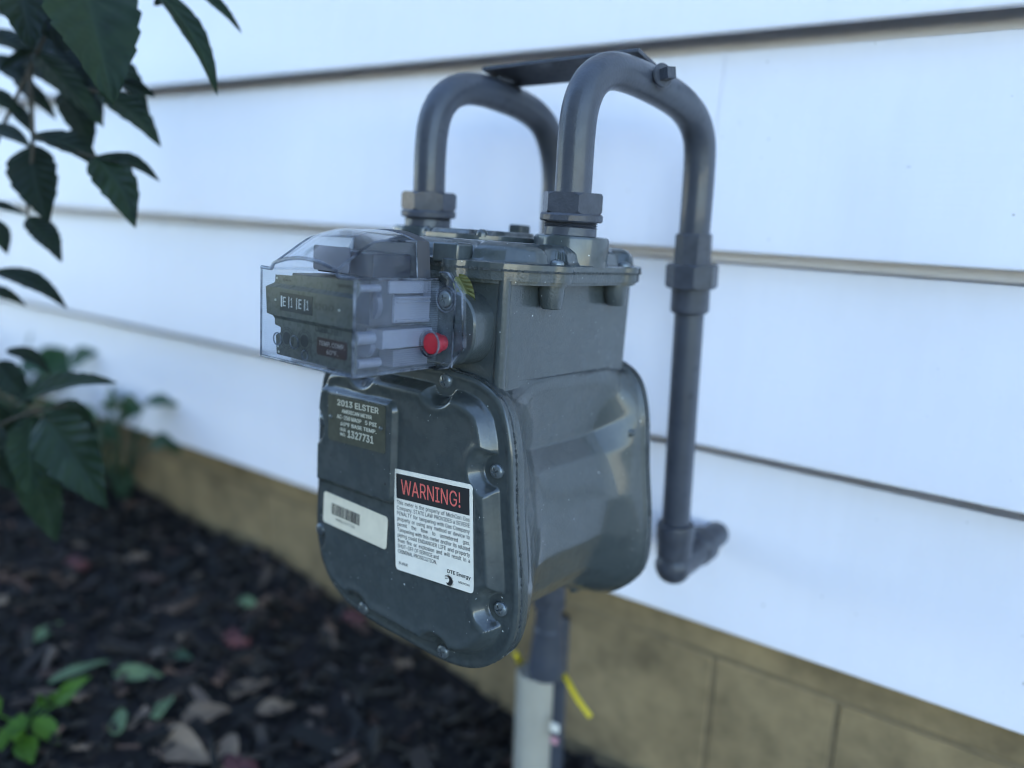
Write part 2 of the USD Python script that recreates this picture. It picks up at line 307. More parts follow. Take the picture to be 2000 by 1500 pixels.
# ------------------------------------------------------------------ the gas meter: local axes u right, v into the wall, w up; origin between the two hubs
MO = V([-.38789, -.22815, -.16090])
MM = V([[.99817, .06041, .00081], [-.06035, .99623, .06228], [.00296, -.06222, .99806]])
mm = np.eye(4); mm[:3, :3] = MM.T; mm[3, :3] = MO
meter = thing('gas_meter', 'grey painted diaphragm gas meter with clear index box, hung from two pipes', 'gas meter', matrix=mm)
front = lambda v0: (lambda x, y, d: np.stack([x, v0 - d, y], 1))      # depth grows towards the viewer
upw = lambda x, y, d: np.stack([x, y, d], 1)
OUT = V([(-.0972, -.170), (-.0984, -.203), (-.0985, -.248), (-.0985, -.285), (-.0930, -.308), (-.0835, -.3245), (-.0685, -.3365), (-.0475, -.3442), (-.0155, -.3474), (.009, -.3487), (.032, -.3498),
     (.0541, -.3495), (.0751, -.3466), (.0948, -.340), (.1076, -.3289), (.1179, -.3150), (.1231, -.3003), (.1235, -.2874), (.1185, -.2421), (.1135, -.2062), (.1100, -.1775), (.1055, -.1568), (.0999, -.1435),
     (.0900, -.1338), (.0785, -.1285), (.0668, -.1260), (.0550, -.1250), (.03, -.1248), (0, -.1248), (-.03, -.1248), (-.055, -.1252), (-.07, -.1268), (-.082, -.132), (-.090, -.142), (-.0945, -.155)])
def spline_loop(P, n):
    Q = np.vstack([P, P[:1]]); tck, _ = splprep(Q.T, s=2e-6, per=True); return np.array(splev(np.linspace(0, 1, n, endpoint=False), tck)).T
NO = 520
LOOP = spline_loop(OUT, NO)[::-1].copy() if sg.Polygon(OUT).exterior.is_ccw is False else spline_loop(OUT, NO)
POLY = sg.Polygon(LOOP)
CSC = [(.0455, -.1325), (.098, -.1878), (.1095, -.2868), (.057, -.3412), (-.0338, -.3388), (-.0915, -.2862), (-.0905, -.189), (-.035, -.1322)]
def sd(poly, x, y):
    p = shapely.points(x, y); return np.where(shapely.contains_xy(poly, x, y), 1, -1) * shapely.distance(poly.boundary, p)
def dished(loop, ctr, hfun, S, back):
    """a plate with a modelled face: rings of points from the outline to the middle; returns (x, y, depth) vertices and faces; depth 0 is the flange face"""
    n = len(loop); s = np.linspace(1, 0, S + 1)[:-1]
    g = V(ctr) + (loop[None] - V(ctr)) * s[:, None, None]
    flat = g.reshape(-1, 2); h = hfun(flat[:, 0], flat[:, 1])
    v = np.column_stack([flat, h]); c = len(v); v = np.vstack([v, [*ctr, hfun(V([ctr[0]]), V([ctr[1]]))[0]]])
    f = []
    idx = np.arange(S * n).reshape(S, n); nx = np.roll(idx, -1, 1)
    f.append(np.stack([idx[:-1], nx[:-1], nx[1:]], -1).reshape(-1, 3)); f.append(np.stack([idx[:-1], nx[1:], idx[1:]], -1).reshape(-1, 3))
    f.append(np.stack([idx[-1], nx[-1], np.full(n, c)], -1))
    b0 = len(v); v = np.vstack([v, np.column_stack([loop, np.full(n, back)])]); bi = np.arange(n) + b0; bn = np.roll(bi, -1)
    f.append(np.stack([bi, bn, nx[0]], -1)); f.append(np.stack([bi, nx[0], idx[0]], -1))
    return v, np.vstack(f)
plateau = POLY.buffer(-.0115)
for c in CSC: plateau = plateau.difference(sg.Point(c).buffer(.0115, 24))
plateau = plateau.buffer(-.003).buffer(.006).buffer(-.003)
if plateau.geom_type != 'Polygon': plateau = max(plateau.geoms, key=lambda g: g.area)
PAD = affinity.rotate(rrect(-.0895, -.2355, .0085, -.155, .008), 1.0)
SH = .0075
def cover_h(x, y, pad=True):
    d = sd(plateau, x, y); e = sd(POLY, x, y)
    h = .0105 * (.5 * sstep(d / SH) + .5 * dome_(d / .009))
    h += .0010 * np.exp(-((d - .0085) / .004) ** 2) * (d > 0)                 # soft bead along the shoulder
    if pad: h += .0042 * sstep((sd(PAD, x, y) + .0012) / .0046) * sstep(d / SH)
    h -= .0009 * (1 - sstep(e / .0013))                                        # eased outer edge
    h += .0006 * np.exp(-((e - .003) / .0016) ** 2)                            # rim
    return h
CH = .0105
v, f = dished(LOOP, (.008, -.238), cover_h, 120, -.0042)
fc = part(meter, 'front_cover', trimesh.Trimesh(np.stack([v[:, 0], -.098 - v[:, 2], v[:, 1]], 1), f, process=False), GREY, smooth=40)
v, f = dished(LOOP[::2], (.008, -.238), lambda x, y: cover_h(x, y, False), 60, -.0042)
bc = part(meter, 'back_cover', trimesh.Trimesh(np.stack([v[:, 0] + .003, .094 + v[:, 2], v[:, 1]], 1), f[:, ::-1], process=False), GREY, smooth=40)
gk = V(LOOP) + .0004 * RNG.standard_normal(LOOP.shape)
part(meter, 'gasket', prism(sg.Polygon(gk).buffer(0).buffer(.0003), 0, .0014, front(-.0926)), GASKET, smooth=False)
part(meter, 'gasket', [prism(sg.Polygon(gk).buffer(0), 0, .0014, lambda x, y, d: np.stack([x + .003, .0885 + d, y], 1))], GASKET, smooth=False)

def screw_mesh(base, axis, R=.0054, h=.0032, n=28):
    prof = [(R, -.001), (R, h * .25)] + [(R * math.cos(a), h * (.25 + .75 * math.sin(a))) for a in np.linspace(.25, 1.5, 7)] + [(0, h)]
    m = m3.Manifold.revolve(m3.CrossSection([[(0, -.001)] + [(max(r, 0), z) for r, z in prof[:-1]] + [(0, h)]]), n)
    for k in (25, 115): m = m - m3.Manifold.cube([R * 1.15, R * .24, h], True).rotate([0, 0, k]).translate([0, 0, h])
    return orient(m, base, axis)
for c in CSC:
    part(fc, 'screw', screw_mesh((c[0], -.0983, c[1]), (0, -1, 0)), SCREW, smooth=35)
    part(bc, 'screw', screw_mesh((c[0] + .003, .0942, c[1]), (0, 1, 0)), SCREW, smooth=35)

# body: lower housing lofted between the two covers, neck above it
CT = V([.008, -.235])
mid = V([(-.087, -.130), (.0, -.128), (.0878, -.130), (.0892, -.139), (.0845, -.160), (.0800, -.186), (.0905, -.203), (.1000, -.240), (.1000, -.272), (.090, -.304), (.074, -.325), (.052, -.3365), (.01, -.340),
         (-.035, -.3365), (-.060, -.325), (-.076, -.304), (-.084, -.272), (-.084, -.24), (-.077, -.205), (-.071, -.186), (-.074, -.160), (-.082, -.140)])
def polar(P, th):
    ring = sg.Polygon(P).exterior
    out = []
    for t in th:
        l = sg.LineString([CT, CT + V([math.cos(t), math.sin(t)]) * .4]).intersection(ring)
        q = l if l.geom_type == 'Point' else list(l.geoms)[-1]; out.append(math.hypot(q.x - CT[0], q.y - CT[1]))
    return V(out)
th = np.linspace(0, 2 * np.pi, 300, endpoint=False)
r_out, r_mid = polar(LOOP, th), polar(mid, th)
vs = [-.0926, -.0915, -.089, -.0865, -.0855, -.083, -.079, -.074, -.068, -.060, -.050, -.035, -.015, .005, .025, .04, .05, .06, .068, .074, .079, .082, .0845, .0855, .0885]
rows = []
for x in vs:
    a = min(abs(x + .0855), 9) if x > -.0855 else 0; b = .0845 - x if x < .0845 else 0
    t = sstep(min(a, b) / .046) if (a > 0 and b > 0) else 0
    ro = r_out - (.0009 if x in (-.0926, .0885) else 0) - (.0022 * min(1, min(a, b) / .003) if t > 0 else 0)
    r = ro * (1 - t) + r_mid * t
    du = .003 * (x + .0926) / .181
    rows.append(np.stack([CT[0] + du + r * np.cos(th), np.full(300, x), CT[1] + r * np.sin(th)], 1))
n = 300; vv = np.vstack(rows); ff = []
for i in range(len(vs) - 1):
    k = np.arange(n); p, q = i * n + k, i * n + (k + 1) % n
    ff += [np.stack([p, q + n, q], 1), np.stack([p, p + n, q + n], 1)]
c0 = len(vv); vv = np.vstack([vv, [CT[0], vs[0], CT[1]], [CT[0] + .003, vs[-1], CT[1]]]); k = np.arange(n)
ff += [np.stack([np.full(n, c0), k, (k + 1) % n], 1), np.stack([np.full(n, c0 + 1), (len(vs) - 1) * n + (k + 1) % n, (len(vs) - 1) * n + k], 1)]
ff = np.vstack(ff)
def solid(v, f):
    t = trimesh.Trimesh(v, f, process=False); trimesh.repair.fix_normals(t)
    if t.volume < 0: t.invert()
    return m3.Manifold(m3.Mesh(np.array(t.vertices, np.float32), np.array(t.faces, np.uint32)))
lower = solid(vv, ff)
def cs(poly): return m3.CrossSection([np.array(sg.polygon.orient(poly, 1.0).exterior.coords)[:-1]])
neckp = rrect(-.086, -.0885, .0875, .088, .010)
neck = m3.Manifold.extrude(cs(neckp), .095, 4, 0, [.997, .997]).rotate([180, 0, 0]).translate([0, 0, -.052])
rib = m3.Manifold.cylinder(.09, .0045, .0045, 16).translate([.0838, -.0850, -.142])
lidp = rrect(-.105, -.098, .1065, .098, .046)
LSC = [(.0995, -.047), (.0995, .047), (.047, -.093), (.047, .093), (-.047, -.093), (-.047, .093), (-.0985, -.047), (-.0985, .047)]
for c in LSC: lidp = lidp.union(sg.Point(c).buffer(.0125, 24))
lidp = lidp.buffer(.006).buffer(-.012).buffer(.006)
bodyfl = m3.Manifold.extrude(cs(lidp.buffer(-.0012)), .0065).translate([0, 0, -.0570]) + m3.Manifold.extrude(cs(lidp.buffer(-.004)), .009).translate([0, 0, -.0595])
bosses = [m3.Manifold.batch_hull([m3.Manifold.cylinder(.012, .0078, .0078, 24).translate([c[0] * .965, c[1] * .97, -.0755]), m3.Manifold.cylinder(.001, .0068, .0068, 24).translate([c[0] * .965, c[1] * .97, -.0765]), m3.Manifold.cylinder(.012, .0095, .0095, 24).translate([c[0] * .955, c[1] * .955, -.066])]) for c in LSC]
mo_ = rrect(-.056, -.1185, .0785, -.0665, .022)
mount = m3.Manifold.batch_hull([m3.Manifold.extrude(cs(mo_), .022), m3.Manifold.extrude(cs(mo_.buffer(-.0012)), .0235)]).rotate([90, 0, 0]).translate([0, -.085, 0])
lugs = []
for c in CSC:
    for y0, dx in ((-.0926, 0), (.0885, .003)):
        d = V(c) - CT; d = d / np.linalg.norm(d) * .0045
        p0 = (c[0] + d[0] + dx, y0, c[1] + d[1])
        lugs.append(orient(m3.Manifold.batch_hull([m3.Manifold.cylinder(.014, .0052, .0046, 20), m3.Manifold.sphere(.0042, 16).translate([0, 0, .015])]), p0, (0, 1 if y0 < 0 else -1, 0)))
body = lower + neck + rib + bodyfl + mount
for b in bosses: body = body + b
for l in lugs: body = body + solid(l.vertices, l.faces)
part(meter, 'body', body, GREYTEX, smooth=38)

# lid
LL = V(lidp.exterior.coords)[:-1]
lring = sg.Polygon(LL).exterior
LLOOP = V([lring.interpolate(t, normalized=True).coords[0] for t in np.linspace(0, 1, 420, endpoint=False)])
if not sg.Polygon(LLOOP).exterior.is_ccw: LLOOP = LLOOP[::-1].copy()
lpl = lidp.buffer(-.0060)
for c in LSC: lpl = lpl.difference(sg.Point(c).buffer(.0092, 24))
lpl = lpl.buffer(-.0025).buffer(.005).buffer(-.0025)
def lid_h(x, y):
    d = sd(lpl, x, y); e = sd(lidp, x, y)
    h = .0125 * dome_(d / .0105) + .0012 * np.exp(-((d - .0125) / .005) ** 2) * sstep(d / .0085)
    return h - .0009 * (1 - sstep(e / .0014))
v, f = dished(LLOOP, (0, 0), lid_h, 90, -.0048)
lid = part(meter, 'lid', trimesh.Trimesh(np.stack([v[:, 0], v[:, 1], -.0445 + v[:, 2]], 1), f, process=False), GREY, smooth=40)
gk = LLOOP + .0004 * RNG.standard_normal(LLOOP.shape)
part(meter, 'gasket', prism(sg.Polygon(gk).buffer(0), -.0507, -.0490, upw), GASKET, smooth=False)
for c in LSC: part(lid, 'screw', screw_mesh((c[0], c[1], -.0452), (0, 0, 1), .0052, .0046), SCREW, smooth=35)
part(lid, 'lug', rbox([.030, -.1035, -.0480], [.0545, -.086, -.0335], .0022), GREY, smooth=35)
for sgn in (-1, 1):
    b = (sgn * .0785, 0, 0)
    part(lid, 'hub_boss', lathe([(.0292, -.046), (.0290, -.026), (.0282, -.0240), (.0265, -.0232), (.0, -.0232)], b, (0, 0, 1), 48), GREY, smooth=35)
    c = (sgn * .0765, 0, 0)
    prof = [(.0205, -.0236), (.0203, -.0175)]
    for k in range(5): prof += [(.0208, -.0170 + k * .0018), (.0194, -.0161 + k * .0018)]
    prof += [(.019, -.006)]
    part(lid, 'threaded_collar', lathe(prof, c, (0, 0, 1), 40), PIPE, smooth=30)
cp = V([(.046 * (1 + .075 * math.cos(4 * (t + .9))) * math.cos(t), -.012 + .046 * (1 + .075 * math.cos(4 * (t + .9))) * math.sin(t)) for t in np.linspace(0, 2 * np.pi, 120, endpoint=False)])
capp = sg.Polygon(cp)
ccs = [(.046 * math.cos(-.9 + k * math.pi / 2), -.012 + .046 * math.sin(-.9 + k * math.pi / 2)) for k in range(4)]
cpl = capp.buffer(-.003)
for c in ccs: cpl = cpl.difference(sg.Point(c).buffer(.008, 24))
cpl = cpl.buffer(-.002).buffer(.002)
v, f = dished(cp, (0, -.012), lambda x, y: .004 * sstep(sd(cpl, x, y) / .004), 40, -.0035)
cap = part(meter, 'valve_cap', trimesh.Trimesh(np.stack([v[:, 0], v[:, 1], -.0275 + v[:, 2]], 1), f, process=False), GREY, smooth=40)
part(cap, 'gasket', prism(capp.buffer(.0006), -.0338, -.0309, upw), GASKET, smooth=False)
for c in ccs: part(cap, 'screw', screw_mesh((c[0], c[1], -.0278), (0, 0, 1), .0045, .005), GREY, smooth=35)
part(cap, 'square_plug', rbox([-.0065, .028, -.028], [.0065, .042, -.0165], .0012), GREY, smooth=30)

# ---- index: clear box, face plate, counter, mechanism
idx = part(meter, 'index_cover', [prism(sg.Polygon([(-.0475, -.1205), (.0505, -.1205), (.0505, -.0585), (-.0475, -.0585)]), 0, .0015, front(-.1885))], CLEAR, smooth=False)
def shell_side(a, b, t=.0014):     # a wall of the clear box
    return box(a, b)
part(idx, 'ribbed_side', [box([.0491, -.1884, -.1205], [.0505, -.1155, -.0600])], RIBBED, smooth=False)
part(idx, 'ribbed_side', [box([-.0475, -.1884, -.1205], [-.0461, -.1155, -.0600])], RIBBED, smooth=False)
part(idx, 'bottom_panel', box([-.0460, -.1884, -.1205], [.0490, -.1155, -.1190]), CLEAR, smooth=False)
for a, b in ((.0345, .0505), (-.0475, -.0365)): part(idx, 'top_panel', box([a, -.1884, -.0599], [b, -.1155, -.0584]), CLEAR, smooth=False)
edge = [tube([(.0500, -.1896, -.1203), (.0500, -.1896, -.0588)], .0009, 8), tube([(-.0470, -.1896, -.1203), (-.0470, -.1896, -.0588)], .0007, 8),
        tube([(-.047, -.1896, -.1200), (.05, -.1896, -.1200)], .0009, 8), tube([(.05, -.1896, -.1200), (.05, -.1156, -.1200)], .0009, 8), tube([(.05, -.1896, -.0590), (.05, -.1156, -.0590)], .0009, 8)]
def hump(v0, hs, rise, inset=0.0, n=28):
    u = np.linspace(-1, 1, n); x = -.001 + (.035 - inset) * u
    w = -.0590 + (hs + rise * (1 - u ** 2)) * np.clip((1 - np.abs(u)) / .07, 0, 1) ** .5 - inset * .8
    return np.stack([x, np.full(n, v0), w], 1)
def loft(rows, closed=False):
    n = len(rows[0]); v = np.vstack(rows); f = []
    for i in range(len(rows) - 1):
        for k in range(n - 1):
            p = i * n + k; f += [[p, p + 1, p + n + 1], [p, p + n + 1, p + n]]
    return trimesh.Trimesh(v, V(f), process=False)
ST = [(-.1893, .0030, .0062), (-.1800, .0088, .0066), (-.1700, .0152, .0070), (-.1625, .0196, .0073), (-.158, .0215, .0074), (-.153, .0226, .0075), (-.120, .0232, .0075)]
outer = loft([hump(*s) for s in ST]); inner = loft([hump(*s, inset=.0011) for s in ST])
part(idx, 'domed_top', [outer, inner], CLEAR, smooth=30)
rimp = hump(-.1894, .0030, .0062)
part(idx, 'rim', edge + [tube(np.vstack([[-.047, -.1894, -.0588], rimp, [.05, -.1894, -.0588]]), .0013, 8), tube([hump(*s)[1] for s in ST], .0008, 8), tube([hump(*s)[-2] for s in ST], .0009, 8), tube(hump(-.1205, .0232, .0075), .0006, 6)], clear('clear_plastic_edge', .10, (.6, .63, .70), .06, tint=(.42, .45, .5)), smooth=40)
bnd = [hump(s, .0236 - (.0008 if s in (-.1199, -.1075) else 0), .0078) for s in (-.1199, -.1190, -.1085, -.1075)]
bb = loft(bnd); bcap = sg.Polygon([(p[0], p[2]) for p in bnd[0]] + [(.034, -.0598), (-.036, -.0598)]).buffer(0)
part(idx, 'band', [bb, prism(bcap, 0, .0105, front(-.1085))], BAND, smooth=40)
FLP = sg.Polygon([(-.0425, -.0535), (-.0555, -.0537), (-.0695, -.0663), (-.0725, -.1035), (-.060, -.1188), (-.047, -.1222), (.0490, -.1222), (.0625, -.1188), (.0753, -.1035), (.0718, -.0663), (.0578, -.0537), (.0445, -.0535)])
flg = part(idx, 'mounting_flange', [prism(FLP, 0, .003, front(-.1120))], clear('clear_flange', .03, (.5, .55, .62)), smooth=False)
part(flg, 'rim', None or [tube([(*p[:1], -.1153, p[1]) for p in [(.0491, -.122), (.0622, -.1186), (.075, -.1035), (.0715, -.0665), (.0576, -.054), (.0505, -.054)]], .0007, 8), tube([(.0655, -.1153, -.118), (.0655, -.1153, -.0600)], .0006, 6),
      tube([(.0510, -.1158, -.0600), (.058, -.1158, -.0640)], .0005, 6), tube([(.0590, -.1158, -.1155), (.0525, -.1158, -.119)], .0005, 6),
      tube([(.0573 + .0088 * math.cos(t), -.1156, -.0718 + .0088 * math.sin(t)) for t in np.linspace(0, 6.28, 33)], .0007, 6),
      tube([(.0573 + .0066 * math.cos(t), -.1156, -.0718 + .0066 * math.sin(t)) for t in np.linspace(0, 6.28, 33)], .0005, 6)], stage.GetPrimAtPath('/World/Looks/clear_plastic_edge') and UsdShade.Material.Get(stage, '/World/Looks/clear_plastic_edge'), smooth=40)
EDGE = UsdShade.Material.Get(stage, '/World/Looks/clear_plastic_edge')
part(flg, 'screw', screw_mesh((.0573, -.1160, -.0718), (0, -1, 0), .0056, .0026), SCREW, smooth=35)
for sx in (-1,): part(flg, 'screw', screw_mesh((-.0543, -.1160, -.0718), (0, -1, 0), .0056, .0026), SCREW, smooth=35)
plug = part(meter, 'red_seal_plug', lathe([(0, .0), (.0060, .0), (.0072, .0006), (.0073, .006), (.0062, .0068), (.0055, .012)], (.0560, -.1275, -.1020), (0, 1, 0), 32), RED, smooth=35)
part(plug, 'clear_cup', [lathe([(.0086, .0), (.0092, .0), (.0092, .0125)], (.0560, -.1285, -.1020), (0, 1, 0), 40)], CLEAR, smooth=35)
part(plug, 'cup_rim', [tube([(.0560 + .0089 * math.cos(t), -.1285, -.1020 + .0089 * math.sin(t)) for t in np.linspace(0, 6.28, 41)], .0007, 8)], EDGE, smooth=40)
# face plate, cut and bent
FP = sg.Polygon([(-.0397, -.0633), (.0470, -.0597), (.0480, -.1186), (-.0340, -.1178), (-.0351, -.1173), (-.0362, -.1046), (-.0307, -.1019), (-.0307, -.0985), (-.0373, -.0973), (-.0379, -.0909), (-.0441, -.0899), (-.0455, -.0719), (-.0401, -.0680)]).buffer(.0006).buffer(-.0006)
bw = [-.13, -.0930, -.0905, -.0715, -.0690, -.05]; bv = [-.1852, -.1852, -.1872, -.1872, -.1835, -.1835]
fpm = []
for a, b in zip(bw[:-1], bw[1:]):
    g = FP.intersection(sg.box(-1, a, 1, b))
    if g.is_empty: continue
    fpm.append(prism(g, 0, .0006, lambda x, y, d: np.stack([x, np.interp(y, bw, bv) + .0006 - d, y], 1)))
face = part(meter, 'index_face_plate', fpm, FACE, smooth=False)
def text(s, h, x, y, v0, align='l', width=None, bold=False, rot=0., org=None, depth=.0001, cond=1.0):
    m = meshkit.text_mesh(s, h, depth, bold); p = V(m.vertices); p[:, 0] -= p[:, 0].min()
    w = p[:, 0].max(); k = (width / w) if width else cond
    p[:, 0] *= k; w *= k
    p[:, 0] += x - (w / 2 if align == 'c' else w if align == 'r' else 0); p[:, 1] += y
    if org is not None:
        c, s_ = math.cos(rot), math.sin(rot); q = p.copy(); q[:, 0] = org[0] + c * p[:, 0] - s_ * p[:, 1]; q[:, 1] = org[1] + s_ * p[:, 0] + c * p[:, 1]; p = q
    return trimesh.Trimesh(np.stack([p[:, 0], v0 - p[:, 2], p[:, 1]], 1), m.faces, process=False)
F1, F2, F0 = -.1872, -.1852, -.1835
ctr = part(meter, 'counter', prism(rrect(-.0287, -.0864, .0060, -.0741, .0004), 0, .0004, front(F1)), DARK, smooth=False)
for k, ch in enumerate('E1E1'):
    x = -.0262 + k * .0085
    part(ctr, 'digit_drum', [text(ch, .0062, x + .0016, -.0832, F1 - .0007, width=.0028 if ch == 'E' else .0017), prism(sg.box(x - .0012, -.0840, x + (-.0005 if k else .0003), -.0764), 0, .0001, front(F1 - .0005))], DRUM, smooth=False)
part(face, 'lettering', [text('X', .0040, .0076, -.0818, F1 - .0002, width=.0033), text('1', .0040, .0131, -.0817, F1 - .0002, width=.0014), text('O', .0040, .0166, -.0816, F1 - .0002, width=.0042), text('O', .0040, .0232, -.0815, F1 - .0002, width=.0042),
     text('CUBIC FEET', .0043, .0071, -.0966, F2 - .0002, width=.0270), text('54M85G007', .0020, .0262, -.0657, F0 - .0002, width=.0140),
     *[prism(sg.box(-.0312 + .0016 * k, -.0668, -.0302 + .0016 * k, -.0655), 0, .0001, front(F0)) for k in range(6)]], INK, smooth=False)
mar = part(face, 'maroon_label', prism(rrect(.0090, -.1115, .0390, -.0999, .0016), 0, .0002, front(F2)), MAROON, smooth=False)
part(mar, 'lettering', [text('TEMP. COMP.', .0030, .0111, -.1050, F2 - .0002, width=.0258), text('60°F.', .0030, .0190, -.1100, F2 - .0002, width=.0115)], PALETEXT, smooth=False) if False else None
part(meter, 'temperature_lettering', [text('TEMP. COMP.', .0030, .0111, -.1050, F2 - .0002, width=.0258), text('60°F.', .0030, .0190, -.1100, F2 - .0002, width=.0115)], PALETEXT, smooth=False)
for cx, cy in ((-.0236, -.1052), (-.0043, -.1046)):
    d = part(face, 'dial', [prism(sg.Point(cx, cy).buffer(.0042, 24), 0, .0002, front(F2))] + [prism(sg.Point(cx, cy).buffer(r + .00018, 32).difference(sg.Point(cx, cy).buffer(r - .00018, 32)), 0, .0001, front(F2)) for r in (.0060, .0075)]
             + [prism(affinity.rotate(sg.box(cx + .006, cy - .0002, cx + .0075, cy + .0002), a, origin=(cx, cy)), 0, .0001, front(F2)) for a in range(0, 360, 36)], INK, smooth=False)
for cx, cy, r in ((-.0306, -.1064, .0042), (-.0118, -.1064, .0044), (-.0002, -.1134, .0032)):
    part(idx, 'moulded_ring', tube([(cx + r * math.cos(t), -.1880, cy + r * math.sin(t)) for t in np.linspace(0, 6.28, 33)], .0005, 6), EDGE, smooth=40)
for p in ((-.0340, -.0800, F1), (.0330, -.0800, F1), (-.0375, -.0655, F0), (-.0335, -.1120, F2), (-.0325, -.1158, F2)):
    part(face, 'rivet', lathe([(.0009, -.0001), (.0008, .0005), (0, .0008)], (p[0], p[2], p[1]), (0, -1, 0), 12), EMBOSS, smooth=40)
mech = part(meter, 'mechanism', [rbox([-.040, -.1700, -.1165], [.030, -.1180, -.0620], .001), box([.030, -.1705, -.0890], [.0425, -.1500, -.0605]), rbox([-.030, -.1560, -.0600], [.028, -.1210, -.0440], .001)], MECH, smooth=30)
part(mech, 'fluted_block', [rbox([.030, -.1555, -.0690], [.0440, -.1195, -.0607], .0006), rbox([.030, -.1508, -.0885], [.0445, -.1178, -.0708], .0006), *[rbox([.0445, -.1500, z], [.0462, -.1185, z + .0016], .0006) for z in (-.0724, -.0752, -.0876)]], MECHL, smooth=30)
part(mech, 'slide_bar', [rbox([.030, -.1620, -.1050], [.0465, -.1160, -.0925], .0006)], MECHL, smooth=30)
part(mech, 'lower_frame', [rbox([.030, -.150, -.1185], [.0440, -.1170, -.1065], .0006), box([.0300, -.1240, -.0890], [.044, -.1170, -.0607])], MECHM, smooth=30)
part(mech, 'gear_wheel', [lathe([(0, 0), (.0115, 0), (.0115, .004), (0, .004)], (.036, -.1640, -.0760), (0, -1, 0), 36), lathe([(0, 0), (.0080, 0), (.0080, .004), (0, .004)], (.036, -.1660, -.1030), (0, -1, 0), 30)], MECHM, smooth=30)
part(mech, 'post', [tube([(.0455, -.1830, -.0650), (.0455, -.166, -.0650)], .0024, 14), tube([(.0455, -.1830, -.1130), (.0455, -.164, -.1130)], .0030, 14), tube([(.043, -.1830, -.097), (.043, -.168, -.097)], .0042, 14)], MECHL, smooth=35)
part(mech, 'dome_card', [prism(affinity.rotate(rrect(-.028, -.0585, .010, -.0415, .002), 0), 0, .001, front(-.1600))], MECHM, smooth=False)

# ---- plates and stickers on the front cover
def sheet2(w, h, r, org, rot, v0, t):
    p = affinity.translate(affinity.rotate(rrect(0, 0, w, h, r), math.degrees(rot), origin=(0, 0)), *org)
    return prism(p, 0, t, front(v0))
VP, VS = -.098 - CH - .0042, -.098 - CH - .0007
# nameplate
no, nr = (-.0665, -.1975), math.radians(2.2)
npl = part(meter, 'nameplate', sheet2(.0666, .0368, .002, no, nr, VP + .0002, .0008), PLATE, smooth=False, label='olive grey metal nameplate with embossed letters')
T = lambda s, h, x, y, **k: text(s, h, x, y, VP - .0006, org=no, rot=nr, depth=.0002, **k)
part(npl, 'lettering', [T('2013 ELSTER', .0046, .0115, .0298, width=.0480, bold=True), T('AMERICAN METER', .0028, .0170, .0244, width=.0350, bold=True), T('AC-250 MAOP', .0030, .0110, .0192, width=.0290, bold=True), T('5 PSI', .0030, .0445, .0192, width=.0130, bold=True),
     T('60°F BASE TEMP.', .0028, .0155, .0140, width=.0420, bold=True), T('GUS', .0024, .0150, .0096, width=.0066, bold=True), T('NO.', .0024, .0150, .0056, width=.0066, bold=True), T('1327731', .0056, .0240, .0056, width=.0300, bold=True)], EMBOSS, smooth=False)
for x, y in ((.0035, .0190), (.0622, .0190)):
    c, s = math.cos(nr), math.sin(nr); part(npl, 'rivet', lathe([(.0019, 0), (.0017, .0010), (0, .0016)], (no[0] + c * x - s * y, VP - .0005, no[1] + s * x + c * y), (0, -1, 0), 14), SCREW, smooth=40)
for p in ((-.0640, -.2105), (.0010, -.2185)): part(npl, 'pad_hole', lathe([(.0012, 0), (0, .0003)], (p[0], VP - .0001, p[1]), (0, -1, 0), 12), DARK, smooth=False)
# barcode sticker
bo, br = (-.0755, -.2715), math.radians(-1.2)
bcs = part(meter, 'barcode_sticker', sheet2(.0772, .0270, .003, bo, br, VS + .0001, .0005), STICKERB, smooth=False, label='cream sticker with a black barcode')
rb = random.Random(3); bars = []; x = .0105
while x < .0455:
    w = rb.choice([.0004, .0004, .0008, .0012]); bars.append(sg.box(x, .0100, x + w, .0196)); x += w + rb.choice([.0004, .0004, .0008])
bp_ = affinity.translate(affinity.rotate(shapely.union_all(bars), math.degrees(br), origin=(0, 0)), *bo)
part(bcs, 'barcode', prism(bp_, 0, .0001, front(VS - .0004)), INK, smooth=False)
part(bcs, 'lettering', [text('0001327731', .0022, .0165, .0058, VS - .0004, org=bo, rot=br, width=.0235)], INK, smooth=False)
# warning sticker
wo, wr, WW, WH = (.0135, -.2848), math.radians(5.0), .0793, .0797
ws = part(meter, 'warning_sticker', sheet2(WW, WH, .003, wo, wr, VS + .0001, .0006), STICKER, smooth=False, label='white warning sticker with a black banner')
pl2 = lambda p: affinity.translate(affinity.rotate(p, math.degrees(wr), origin=(0, 0)), *wo)
bn = part(ws, 'black_banner', prism(pl2(sg.box(.0028, .0570, .0766, .0763)), 0, .0001, front(VS - .0005)), INK, smooth=False)
W = lambda s, h, x, y, **k: text(s, h, x, y, VS - (.0006 if k.pop('top', 0) else .0005), org=wo, rot=wr, **k)
part(ws, 'banner_lettering', W('WARNING!', .0112, .0081, .0612, width=.0600, top=1), REDINK, smooth=False)
lines = ['This meter is the property of MichCon Gas', 'Company. STATE LAW PROVIDES a SEVERE', 'PENALTY for tampering with Gas Company', 'property or using any method or device to', 'permit the flow to unmetered gas.',
         'Tampering with this meter and/or its related', 'piping could ENDANGER LIFE and property', 'from fire or explosion and will result in a', 'SHUT-OFF OF SERVICE and', 'CRIMINAL PROSECUTION.']
ms = []; cond = .80
